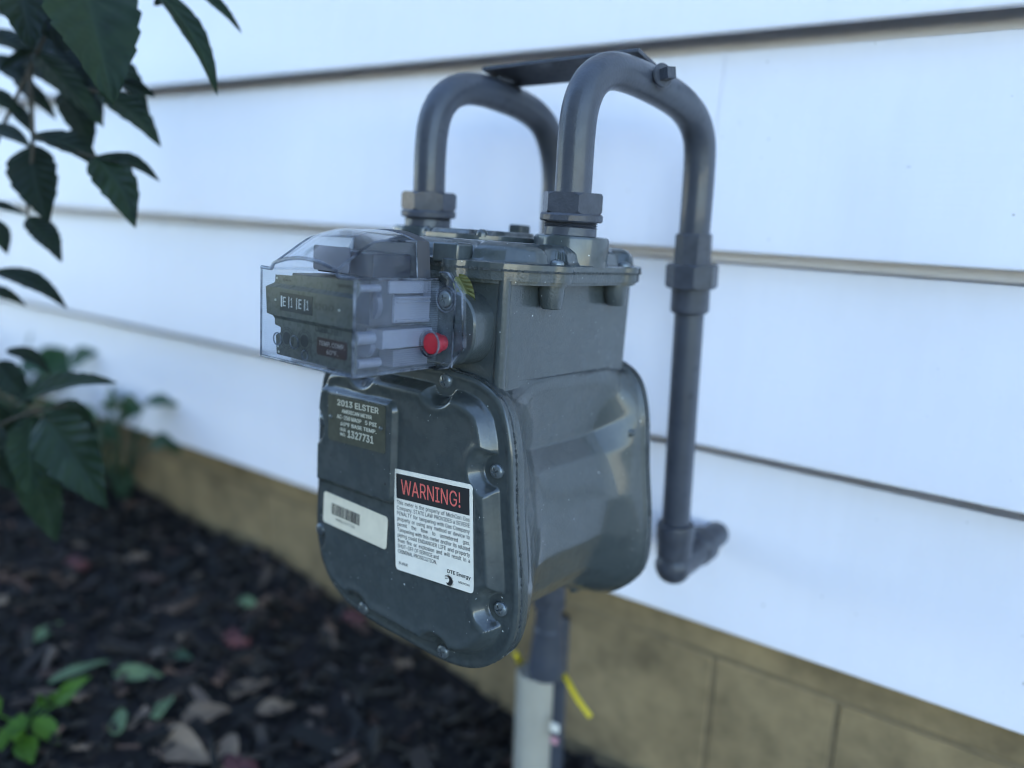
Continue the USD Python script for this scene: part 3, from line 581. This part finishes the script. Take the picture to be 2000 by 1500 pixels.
for i, l in enumerate(lines):
    y = .0525 - i * .00430; words = l.split()
    if i < 8:
        wm = [meshkit.text_mesh(w, .0030, .0001) for w in words]; wid = [(m.vertices[:, 0].max() - m.vertices[:, 0].min()) for m in wm]
        k = min(.86, (.0736 - .0014 * (len(words) - 1)) / sum(wid)); gap = (.0736 - k * sum(wid)) / (len(words) - 1); x = .0030
        for w, wd in zip(words, wid): ms.append(W(w, .0030, x, y, width=wd * k)); x += wd * k + gap
    else: ms.append(W(l, .0030, .0030, y, width=.0430 if i == 8 else .0410))
ms += [W('20 JUN 08', .0022, .0036, .0048, width=.0095), W('DTE Energy', .0027, .0545, .0100, width=.0225, bold=True), W('MichCon', .0017, .0655, .0048, width=.0105)]
part(ws, 'lettering', ms, INK, smooth=False)
lx, ly = .0560, .0042
emb = sg.Point(lx, ly).buffer(.0036, 24).difference(sg.Point(lx - .0024, ly + .0006).buffer(.0026, 24))
rays = [affinity.rotate(sg.Polygon([(lx + .0036, ly - .0002), (lx + .0036, ly + .0002), (lx + .0049, ly)]), a, origin=(lx, ly)) for a in range(-120, 110, 14)]
sw = [affinity.translate(affinity.rotate(sg.box(-.0018, -.0002, .0018, .0002), 20, origin=(0, 0)), lx - .0022, ly + .0036 - k * .0011) for k in range(3)]
part(ws, 'emblem', prism(pl2(shapely.union_all([emb, *rays, *sw])), 0, .0001, front(VS - .0005)), INK, smooth=False)

# ------------------------------------------------------------------ leaf shape
def leaf_mesh(base, tip, width, face, fold=.25, curl=.15, teeth=9, n=18, m=4, jag=.13, side=0.):
    """a leaf blade from its base to its tip, serrated margin, folded along the midrib, face = the direction its upper side looks"""
    base, tip = np.array(base, float), np.array(tip, float); L = np.linalg.norm(tip - base); X = (tip - base) / L
    N = np.array(face, float); N = N - X * (N @ X); N /= np.linalg.norm(N); Y = np.cross(N, X)
    t = np.linspace(0, 1, n * 2 + 1); prof = (np.sin(np.pi * t ** .78) ** .85) * (1 - .25 * t)
    prof = np.clip(prof, 0, None); prof /= prof.max()
    tooth = 1 - jag * ((t * teeth) % 1.0) * (t > .25) * (t < .97)
    s = np.linspace(-1, 1, 2 * m + 1); v = []
    for ti, pr, to in zip(t, prof, tooth):
        for q in s:
            hw = width / 2 * pr * (to if abs(q) > .99 else 1)
            y = q * hw; z = fold * abs(y) - curl * L * (ti - .15) ** 2 + .03 * width * math.sin(ti * 14 + 2 * q) * abs(q)
            v.append(base + X * L * ti + Y * (y + side * L * math.sin(math.pi * ti)) + N * z)
    k = 2 * m + 1; i = np.arange(len(t) * k).reshape(len(t), k)
    f = np.vstack([np.stack([i[:-1, :-1], i[1:, :-1], i[1:, 1:]], -1).reshape(-1, 3), np.stack([i[:-1, :-1], i[1:, 1:], i[:-1, 1:]], -1).reshape(-1, 3)])
    r = trimesh.Trimesh(V(v), f, process=False); r.metadata['tq'] = np.stack([np.repeat(t, k), np.tile(np.abs(s), len(t))], 1); return r

# small leaf caught between the index flange and the lid
lv = leaf_mesh(MO + MM @ V([.0535, -.101, -.0555]), MO + MM @ V([.0735, -.104, -.0765]), .0125, (.5, -.8, .2), fold=.5, jag=.05, curl=.25)
o = part('/World', 'leaf', lv, LEAFF, smooth=True); setd(o, label='small curled olive leaf caught beside the clear index box under the lid', category='leaf')

# ------------------------------------------------------------------ pipework
def bend_path(pts, n=60): return smooth_path(pts, n)
RB = V([-.2700, -.07, -.5140])
rp = thing('gas_pipe', 'grey gas pipe looping from the right hub down to an elbow in the siding', 'pipe', RB)
path = bend_path([(-.3112, -.2332, -.1560), (-.3110, -.2325, -.125), (-.3108, -.2316, -.1045), (-.3102, -.2288, -.0880), (-.3082, -.2195, -.0712), (-.3045, -.2020, -.0612), (-.2998, -.1795, -.0598), (-.2930, -.1470, -.0642), (-.2865, -.1155, -.0712), (-.2815, -.0915, -.0815), (-.2782, -.0765, -.0975), (-.2772, -.0705, -.1230), (-.2768, -.0700, -.1500), (-.2767, -.0700, -.1900)], 90)
part(rp, 'bent_pipe', tube(path, .0141, 32), PIPE, smooth=True, off=RB)
def ax(p0, p1): d = V(p1) - V(p0); return d / np.linalg.norm(d)
lowtop, lowbot = V([-.2766, -.07, -.1900]), V([-.2702, -.07, -.4950])
dn = ax(lowtop, lowbot)
part(rp, 'straight_pipe', tube([lowtop, lowtop + dn * .15, lowbot], .0138, 28), PIPE, smooth=True, off=RB)
U = lambda r, a, b, **k: None
part(rp, 'union_tailpiece', hexnut(.0172, -.006, .024, lowtop, dn, .1, 10, 8), IRON, smooth=30, off=RB)
un = part(rp, 'union_nut', hexnut(.0240, .0215, .0435, lowtop, dn, .08, 18, 8), IRON, smooth=30, off=RB)
part(rp, 'union_collar', merge([lathe([(.0140, .0680), (.0172, .0660), (.0178, .0640), (.0178, .0445), (.0160, .0430)][::-1], lowtop, dn, 32)]), IRON, smooth=30, off=RB)
ec = V([-.2696, -.07, -.5140])
part(rp, 'elbow', [lathe([(.0140, -.047), (.0178, -.046), (.0188, -.043), (.0188, -.031), (.0178, -.029), (.0172, -.012)], ec, dn, 36), trimesh.creation.icosphere(4, .0182).apply_translation(ec),
     tube([ec, ec + V([.004, .022, .003]), ec + V([.008, .046, .006])], .0172, 32), lathe([(.0172, -.004), (.0190, -.002), (.0192, .013), (.0180, .016), (.0130, .0162)], ec + V([.0072, .042, .0055]), ax((0, 0, 0), (.008, .046, .006)), 36)], IRON, smooth=40, off=RB)
part(rp, 'wall_stub', tube([ec + V([.009, .05, .0065]), ec + V([.016, .09, .0115])], .0135, 24), PIPE, smooth=True, off=RB)
fu = ax(path[0], path[4])
NB = MO + MM @ V([.0766, 0, -.0128])
NX = ax(NB, V([-.3110, -.2325, -.125]))
part(rp, 'swivel_nut', [lathe([(.0150, 0), (.0232, 0), (.0243, .0012), (.0243, .0050), (.0232, .0064), (.0200, .0066)], NB, NX, 40), hexnut(.0242, .0060, .0218, NB, NX, .09, 12)], IRON, smooth=30, off=RB)
pb, pa = V([-.2905, -.1545, -.0620]), ax((0, 0, 0), (.80, -.38, .12))
pg = part(rp, 'plug_bolt', [orient(box([-.0042, -.0042, .010], [.0042, .0042, .0255]), pb, pa), lathe([(.0, .0138), (.0092, .0138), (.0096, .0152), (.0088, .0162), (0, .0162)], pb, pa, 24)], IRON, smooth=30, off=RB)

LB = V([-.4105, -.075, -.86])
lp = thing('gas_pipe', 'grey gas pipe looping from the left hub down to the riser behind the meter', 'pipe', LB)
path2 = bend_path([(-.4630, -.2248, -.1600), (-.4628, -.2242, -.135), (-.4624, -.2215, -.1040), (-.4614, -.2172, -.0880), (-.4587, -.2048, -.0722), (-.4551, -.1883, -.0648), (-.4507, -.1679, -.0636), (-.4447, -.1403, -.0672), (-.4384, -.1111, -.0742), (-.4338, -.0893, -.0860), (-.4306, -.0755, -.1075), (-.4292, -.0700, -.1300), (-.4285, -.0700, -.160), (-.424, -.0705, -.30), (-.4105, -.075, -.60)], 110)
part(lp, 'bent_pipe', tube(path2, .0139, 30), PIPE, smooth=True, off=LB)
NB2 = MO + MM @ V([-.0758, 0, -.0150]); NX2 = ax(NB2, V([-.4626, -.224, -.125]))
part(lp, 'swivel_nut', [lathe([(.0150, 0), (.0232, 0), (.0243, .0012), (.0243, .0050), (.0232, .0064), (.0200, .0066)], NB2, NX2, 40), hexnut(.0242, .0060, .0218, NB2, NX2, .09, 40)], IRON, smooth=30, off=LB)
rt = V([-.4105, -.075, -.575])
part(lp, 'riser_coupling', [lathe([(.0138, 0), (.0175, .001), (.018, .004), (.018, .030), (.0165, .033), (.0150, .034)], rt, (0, 0, -1), 32), hexnut(.020, .018, .030, rt, (0, 0, -1), .08)], IRON, smooth=30, off=LB)
part(lp, 'riser_cone', lathe([(.0135, .030), (.0150, .034), (.0155, .056), (.0168, .058), (.0175, .074), (.0188, .078), (.0195, .094), (.0208, .097), (.0212, .112), (.0200, .118), (.0175, .119)], rt, (0, 0, -1), 36), PIPE, smooth=30, off=LB)
part(lp, 'riser_pipe', tube([V([-.4185, -.040, -.64]), V([-.4185, -.040, -.76]), V([-.4180, -.040, -.92])], .0145, 24), PIPE, smooth=True, off=LB)

# flat bar tying the two loops
sa, sb = V([-.4445, -.146, -.0500]), V([-.2935, -.150, -.0465])
X = ax(sa, sb); Yv = ax((0, 0, 0), (.2, .95, -.22)); Yv = Yv - X * (Yv @ X); Yv /= np.linalg.norm(Yv); Zv = np.cross(X, Yv)
v, f, _ = meshkit.arrays(rbox([-.006, -.022, -.0018], [np.linalg.norm(sb - sa), .022, .0018], .0008, 8))
bar = thing('brace_bar', 'flat dark steel bar welded across the tops of the two pipe loops', 'brace', sa)
part(bar, 'flat_bar', trimesh.Trimesh(v @ np.array([X, Yv, Zv]), f, process=False), IRON, smooth=30)
for x in (.004, .147): part(bar, 'weld', tube([(x, -.010, -.002), (x + .003, .0, -.003), (x + .003, .010, -.002)], .0025, 8), IRON, smooth=40)

# riser sleeve standing in front of the riser, its wire and tag
SB = V([-.4225, -.078, -.90])
sl = thing('riser_sleeve', 'off-white plastic sleeve standing on the ground under the riser cone', 'sleeve', SB)
prof = [(0, .2035), (.0185, .2035), (.0188, .2060), (.0202, .2075), (.0212, .206), (.0212, -.05)][::-1]
part(sl, 'sleeve', lathe([(r, z) for r, z in prof], (0, 0, 0), (0, 0, 1), 40), PVC, smooth=35)
part(sl, 'rib', [tube([(-.0192, -.0100, -.05), (-.0192, -.0100, .2055)], .0018, 8)], PVC, smooth=40)
tw = thing('tracer_wire', 'bright yellow insulated wire curling behind the riser pipe', 'wire', V([-.41, -.05, -.70]))
part(tw, 'wire', tube(smooth_path([(-.4600, -.068, -.688), (-.4555, -.064, -.700), (-.4500, -.055, -.713), (-.43, -.046, -.716), (-.407, -.048, -.706), (-.3935, -.056, -.7040), (-.380, -.062, -.7125), (-.366, -.064, -.7235), (-.3555, -.064, -.7325)], 60), .0033, 10), YELLOW, smooth=True, off=V([-.41, -.05, -.70]))
tg = thing('tag', 'small white and pink tag stuck on the riser beside the sleeve', 'tag', V([-.385, -.09, -.745]))
part(tg, 'white_tag', rbox([-.006, -.004, -.004], [.005, .0, .007], .0012), STICKER, smooth=30)
part(tg, 'pink_tag', rbox([-.005, -.0045, -.019], [.0045, -.0003, -.0105], .0012), PINK, smooth=30)

# ------------------------------------------------------------------ shrub at the left: every leaf its own part
shr = thing('shrub', 'dark green leafy shrub hanging in from the left in front of the siding', 'shrub', V([-1.0, -.35, -.80])); SO = V([-1.0, -.35, -.80])
#  base px, tip px, width px, distance at base / tip, material, fold, side
LV = [((150, -90), (222, 198), 178, .70, .66, 1, .25, 0), ((20, -110), (62, 92), 130, .72, .70, 0, .25, 0), ((70, 100), (203, 246), 66, .80, .76, 1, .3, 0), ((190, 178), (310, 276), 58, .78, .74, 1, .3, .06),
      ((238, 160), (304, 188), 32, .74, .74, 0, .3, 0), ((62, 266), (196, 322), 62, .78, .76, 0, .35, .1), ((120, 180), (176, 300), 62, .82, .80, 0, .3, .05), ((184, 306), (264, 444), 78, .76, .72, 1, .3, .06), ((190, 306), (308, 346), 36, .76, .74, 0, .3, .1),
      ((58, 284), (92, 428), 92, .80, .78, 0, .2, -.03), ((54, 424), (120, 510), 50, .80, .78, 0, .3, .05), ((-10, 530), (128, 596), 44, .82, .80, 0, .4, .08), ((-30, 560), (52, 598), 26, .82, .82, 0, .3, .05),
      ((-30, 430), (14, 494), 44, .80, .80, 0, .3, .1), ((-20, 396), (52, 416), 22, .84, .84, 0, .4, 0), ((-20, 246), (62, 288), 34, .82, .80, 0, .3, .05), ((-20, 176), (46, 224), 36, .80, .80, 0, .3, 0),
      ((296, -30), (426, 180), 52, .72, .68, 1, .5, .06), ((370, -30), (472, 62), 26, .72, .70, 1, .4, .05), ((300, 10), (372, -30), 26, .74, .74, 0, .3, 0), ((70, 100), (-14, 138), 34, .80, .80, 0, .3, 0),
      ((40, 100), (130, 180), 60, .86, .84, 0, .3, 0), ((150, 60), (262, 150), 80, .86, .84, 0, .3, 0), ((30, 150), (110, 232), 40, .86, .84, 0, .3, 0), ((120, 20), (170, 130), 70, .88, .86, 0, .3, 0), ((-20, 60), (60, 110), 60, .84, .84, 0, .3, 0), ((60, 60), (140, 150), 60, .88, .86, 0, .3, 0),
      ((-30, -20), (90, 60), 110, .78, .76, 0, .25, 0), ((90, -40), (130, 100), 110, .76, .74, 0, .25, 0), ((150, 20), (250, 120), 90, .80, .78, 0, .25, 0), ((100, 90), (180, 200), 56, .84, .82, 0, .3, .05), ((200, 100), (285, 215), 50, .80, .76, 1, .3, .05), ((-10, 110), (70, 170), 40, .84, .82, 0, .3, 0), ((130, 120), (200, 236), 48, .86, .82, 0, .3, .05), ((20, 200), (70, 262), 30, .84, .82, 0, .3, 0), ((12, 684), (98, 728), 32, .86, .86, 0, .4, .12), ((28, 792), (212, 733), 58, .84, .80, 1, .4, .08), ((-6, 708), (58, 786), 56, .86, .84, 0, .3, 0), ((62, 812), (58, 980), 84, .84, .80, 1, .3, 0),
      ((84, 812), (204, 990), 118, .82, .76, 1, .22, .02), ((56, 900), (112, 1060), 78, .88, .86, 1, .3, 0), ((-20, 790), (40, 900), 60, .86, .86, 0, .3, 0), ((100, 800), (190, 850), 60, .88, .86, 1, .3, .1),
      ((-40, 860), (30, 960), 60, .9, .88, 0, .3, 0), ((-60, 640), (-10, 700), 50, .86, .86, 0, .3, 0), ((-120, 60), (-40, 180), 80, .8, .8, 0, .3, 0), ((-130, 300), (-50, 400), 80, .82, .82, 0, .3, 0), ((-140, 480), (-40, 560), 70, .84, .84, 1, .3, 0), ((-120, 760), (-40, 840), 70, .86, .86, 1, .3, 0)]
back = -CR[2]
for i, (a, b, w, d0, d1, mi, fold, side) in enumerate(LV):
    rr = random.Random(i); fc_ = back * .8 + V([.5, 0, .55]) + V([rr.uniform(-.35, .35) for _ in range(3)])
    m = leaf_mesh(at(*a, d0), at(*b, d1), w * (d0 + d1) / 2 / (2000 * CF), fc_, fold=fold, curl=rr.uniform(.0, .14), teeth=rr.randint(6, 9), jag=rr.uniform(.08, .16), side=side)
    part(shr, 'leaf', m, (LEAFA, LEAFB)[mi], smooth=True, off=SO)
ST_ = [[(-60, 420, .86), (0, 260, .83), (60, 130, .80), (130, -20, .78), (190, -160, .76)], [(60, 130, .80), (62, 220, .79), (64, 280, .79), (58, 350, .80), (54, 424, .80)], [(62, 262, .78), (130, 290, .78), (188, 308, .76)],
       [(60, 110, .80), (120, 150, .80), (190, 178, .78), (240, 165, .75)], [(250, -120, .74), (330, 10, .73), (356, 60, .72)], [(-80, 900, .9), (0, 830, .86), (60, 806, .84), (130, 792, .83)], [(-60, 420, .86), (-70, 700, .88), (-80, 900, .9)], [(-70, 520, .84), (-20, 535, .83)]]
part(shr, 'stem', [tube(smooth_path([at(*p) for p in s], 24) if len(s) > 3 else [at(*p) for p in s], np.linspace(.0026, .0012, 24) if len(s) > 3 else .0012, 8) for s in ST_] +
     [tube(smooth_path([at(-80, 900, .9), at(-90, 1100, .95), at(-70, 1300, 1.0), at(-60, 1480, 1.02)], 20), .004, 8)], BARK, smooth=True, off=SO)

# low plants at the foot of the wall
def weed(name, label, c, n, size, mat, seed, cat='plant', hgt=.12, spread=.1, fdir=(.3, -.8, .5)):
    rr = random.Random(seed); c = V(c, ) if not isinstance(c, np.ndarray) else c
    c = V([c[0], c[1], float(gz(c[0], c[1]))]); t = thing(name, label, cat, c); stems = []
    for k in range(n):
        a = rr.uniform(0, 6.28); r = spread * rr.uniform(.2, 1); h = hgt * rr.uniform(.35, 1)
        p = V([r * math.cos(a), min(r * math.sin(a), .015 - c[1]), h]); d = V([math.cos(a), .5 * math.sin(a), rr.uniform(-.5, .5)]); L = size * rr.uniform(.7, 1.2)
        part(t, 'leaf', leaf_mesh(p, p + d / np.linalg.norm(d) * L, L * rr.uniform(.5, .7), V(fdir) + V([rr.uniform(-.5, .5) for _ in range(3)]), jag=.08, n=8, m=2), mat, smooth=True)
        stems.append(tube([(0, 0, -.01), p * V([.4, .4, .7]), p], .0013, 6))
    part(t, 'stem', stems, BARK if mat is LEAFA else mat, smooth=True); return t
weed('low_plant', 'bluish green leafy plant against the foundation beyond the shrub', V([-1.40, -.03, 0]), 26, .085, LEAFC, 1, hgt=.22, spread=.10)
weed('low_plant', 'pale green plant at the siding foot behind the lower shrub leaves', V([-1.72, -.08, 0]), 30, .09, LEAFC, 2, hgt=.24, spread=.17)
weed('low_plant', 'light green seedlings at the far left edge of the mulch', V([-1.66, -.24, 0]), 26, .07, LEAFE, 3, hgt=.10, spread=.16)
weed('low_plant', 'yellow-green weed on the mulch at the left edge', V([-1.50, -.30, 0]), 8, .05, LEAFD, 4, hgt=.07, spread=.07)
def ground_at(px, py):
    d = CR.T @ V([(px / 2000 - .5) / CF, (py / 2000 - .375) / CF, 1.0]); t = .3
    for _ in range(4000):
        p = CAM + d * t
        if p[2] < gz(p[0], p[1]) + .012: return p
        t += .001
    return p
g0 = ground_at(50, 1425)
weed('low_plant', 'bright lime green young plant in the near corner of the mulch', g0, 10, .042, LEAFD, 5, hgt=.04, spread=.035, fdir=(.1, -.5, .9))
def fallen(px, py, L, ang, mat, label, cat='leaf', ratio=.5, up=.004, curl=.1, seed=0):
    p = ground_at(px, py); d = V([math.cos(ang), math.sin(ang), .12]) * L / 2; rr = random.Random(seed)
    m = leaf_mesh(p - d + V([0, 0, up]), p + d + V([0, 0, up]), L * ratio, V([rr.uniform(-.3, .4), -.5, 1]), fold=.3, curl=curl, jag=.05, n=8, m=3)
    c = p; o = part('/World', 'fallen_leaf', m, mat, smooth=True); setd(o, label=label, category=cat)
for i, (px, py, L, a, mt, lab, rt_) in enumerate([
    (92, 1238, .055, 1.9, LEAFE, 'grey-green fallen leaf leftmost on the mulch above the lime green plant', .45), (156, 1314, .075, 1.3, LEAFE, 'long pale green fallen leaf right above the lime green plant', .35), (268, 1320, .075, .4, LEAFE, 'longest pale green leaf lying flat in the middle of the mulch', .32),
    (322, 1382, .05, 2.2, LEAFE, 'broad pale green leaf left of the tan dead leaves', .6), (234, 1412, .05, 2.6, LEAFE, 'dull green curled leaf low on the mulch below the longest one', .5), (484, 1182, .05, .0, LEAFE, 'green leaf on the mulch nearest the meter', .4), (350, 1284, .05, .2, LEAFC, 'dark green narrow leaf on the mulch between two pale ones', .35),
    (402, 1398, .06, 1.2, DEADLEAF, 'tan dead leaf beside the broad pale green leaf', .7), (492, 1345, .06, 1.4, DEADLEAF, 'upright tan dead leaf, rightmost in the brown group', .55), (350, 1462, .09, .1, DEADLEAF, 'large tan dead leaf at the bottom edge of the mulch', .5), (440, 1478, .07, -.5, DEADLEAF, 'crumpled tan dead leaf right of the large one at the bottom', .6), (540, 1385, .05, .9, DEADLEAF, 'small brown dead leaf right of the upright tan one', .5), (268, 1092, .04, 1.2, DEADLEAF, 'small pale brown leaf far back on the mulch', .6)]):
    fallen(px, py, L, a, mt, lab, ratio=rt_, seed=i, curl=.25 if mt is DEADLEAF else .08)
REDCHIP = paint('red_chip', (.12, .04, .04), rough=.8, var=.3, bump=.4)
for px, py, lab in ((462, 1246, 'reddish brown bark chunk on the mulch left of the meter'), (690, 1205, 'dark red bark chunk at the wall foot beneath the meter'), (470, 1496, 'dark red bark chunk at the bottom edge among tan leaves'), (150, 1100, 'red brown bark chunk far back near the shrub')):
    p = ground_at(px, py); r2 = np.random.default_rng(px)
    m = trimesh.creation.icosphere(2, 1.0); v = V(m.vertices); v *= 1 + .25 * r2.standard_normal((len(v), 1)) * .5; v *= [.026, .014, .009]
    o = part('/World', 'bark_chunk', trimesh.Trimesh(v + p, m.faces, process=False), REDCHIP, smooth=40); setd(o, label=lab, category='bark chunk')
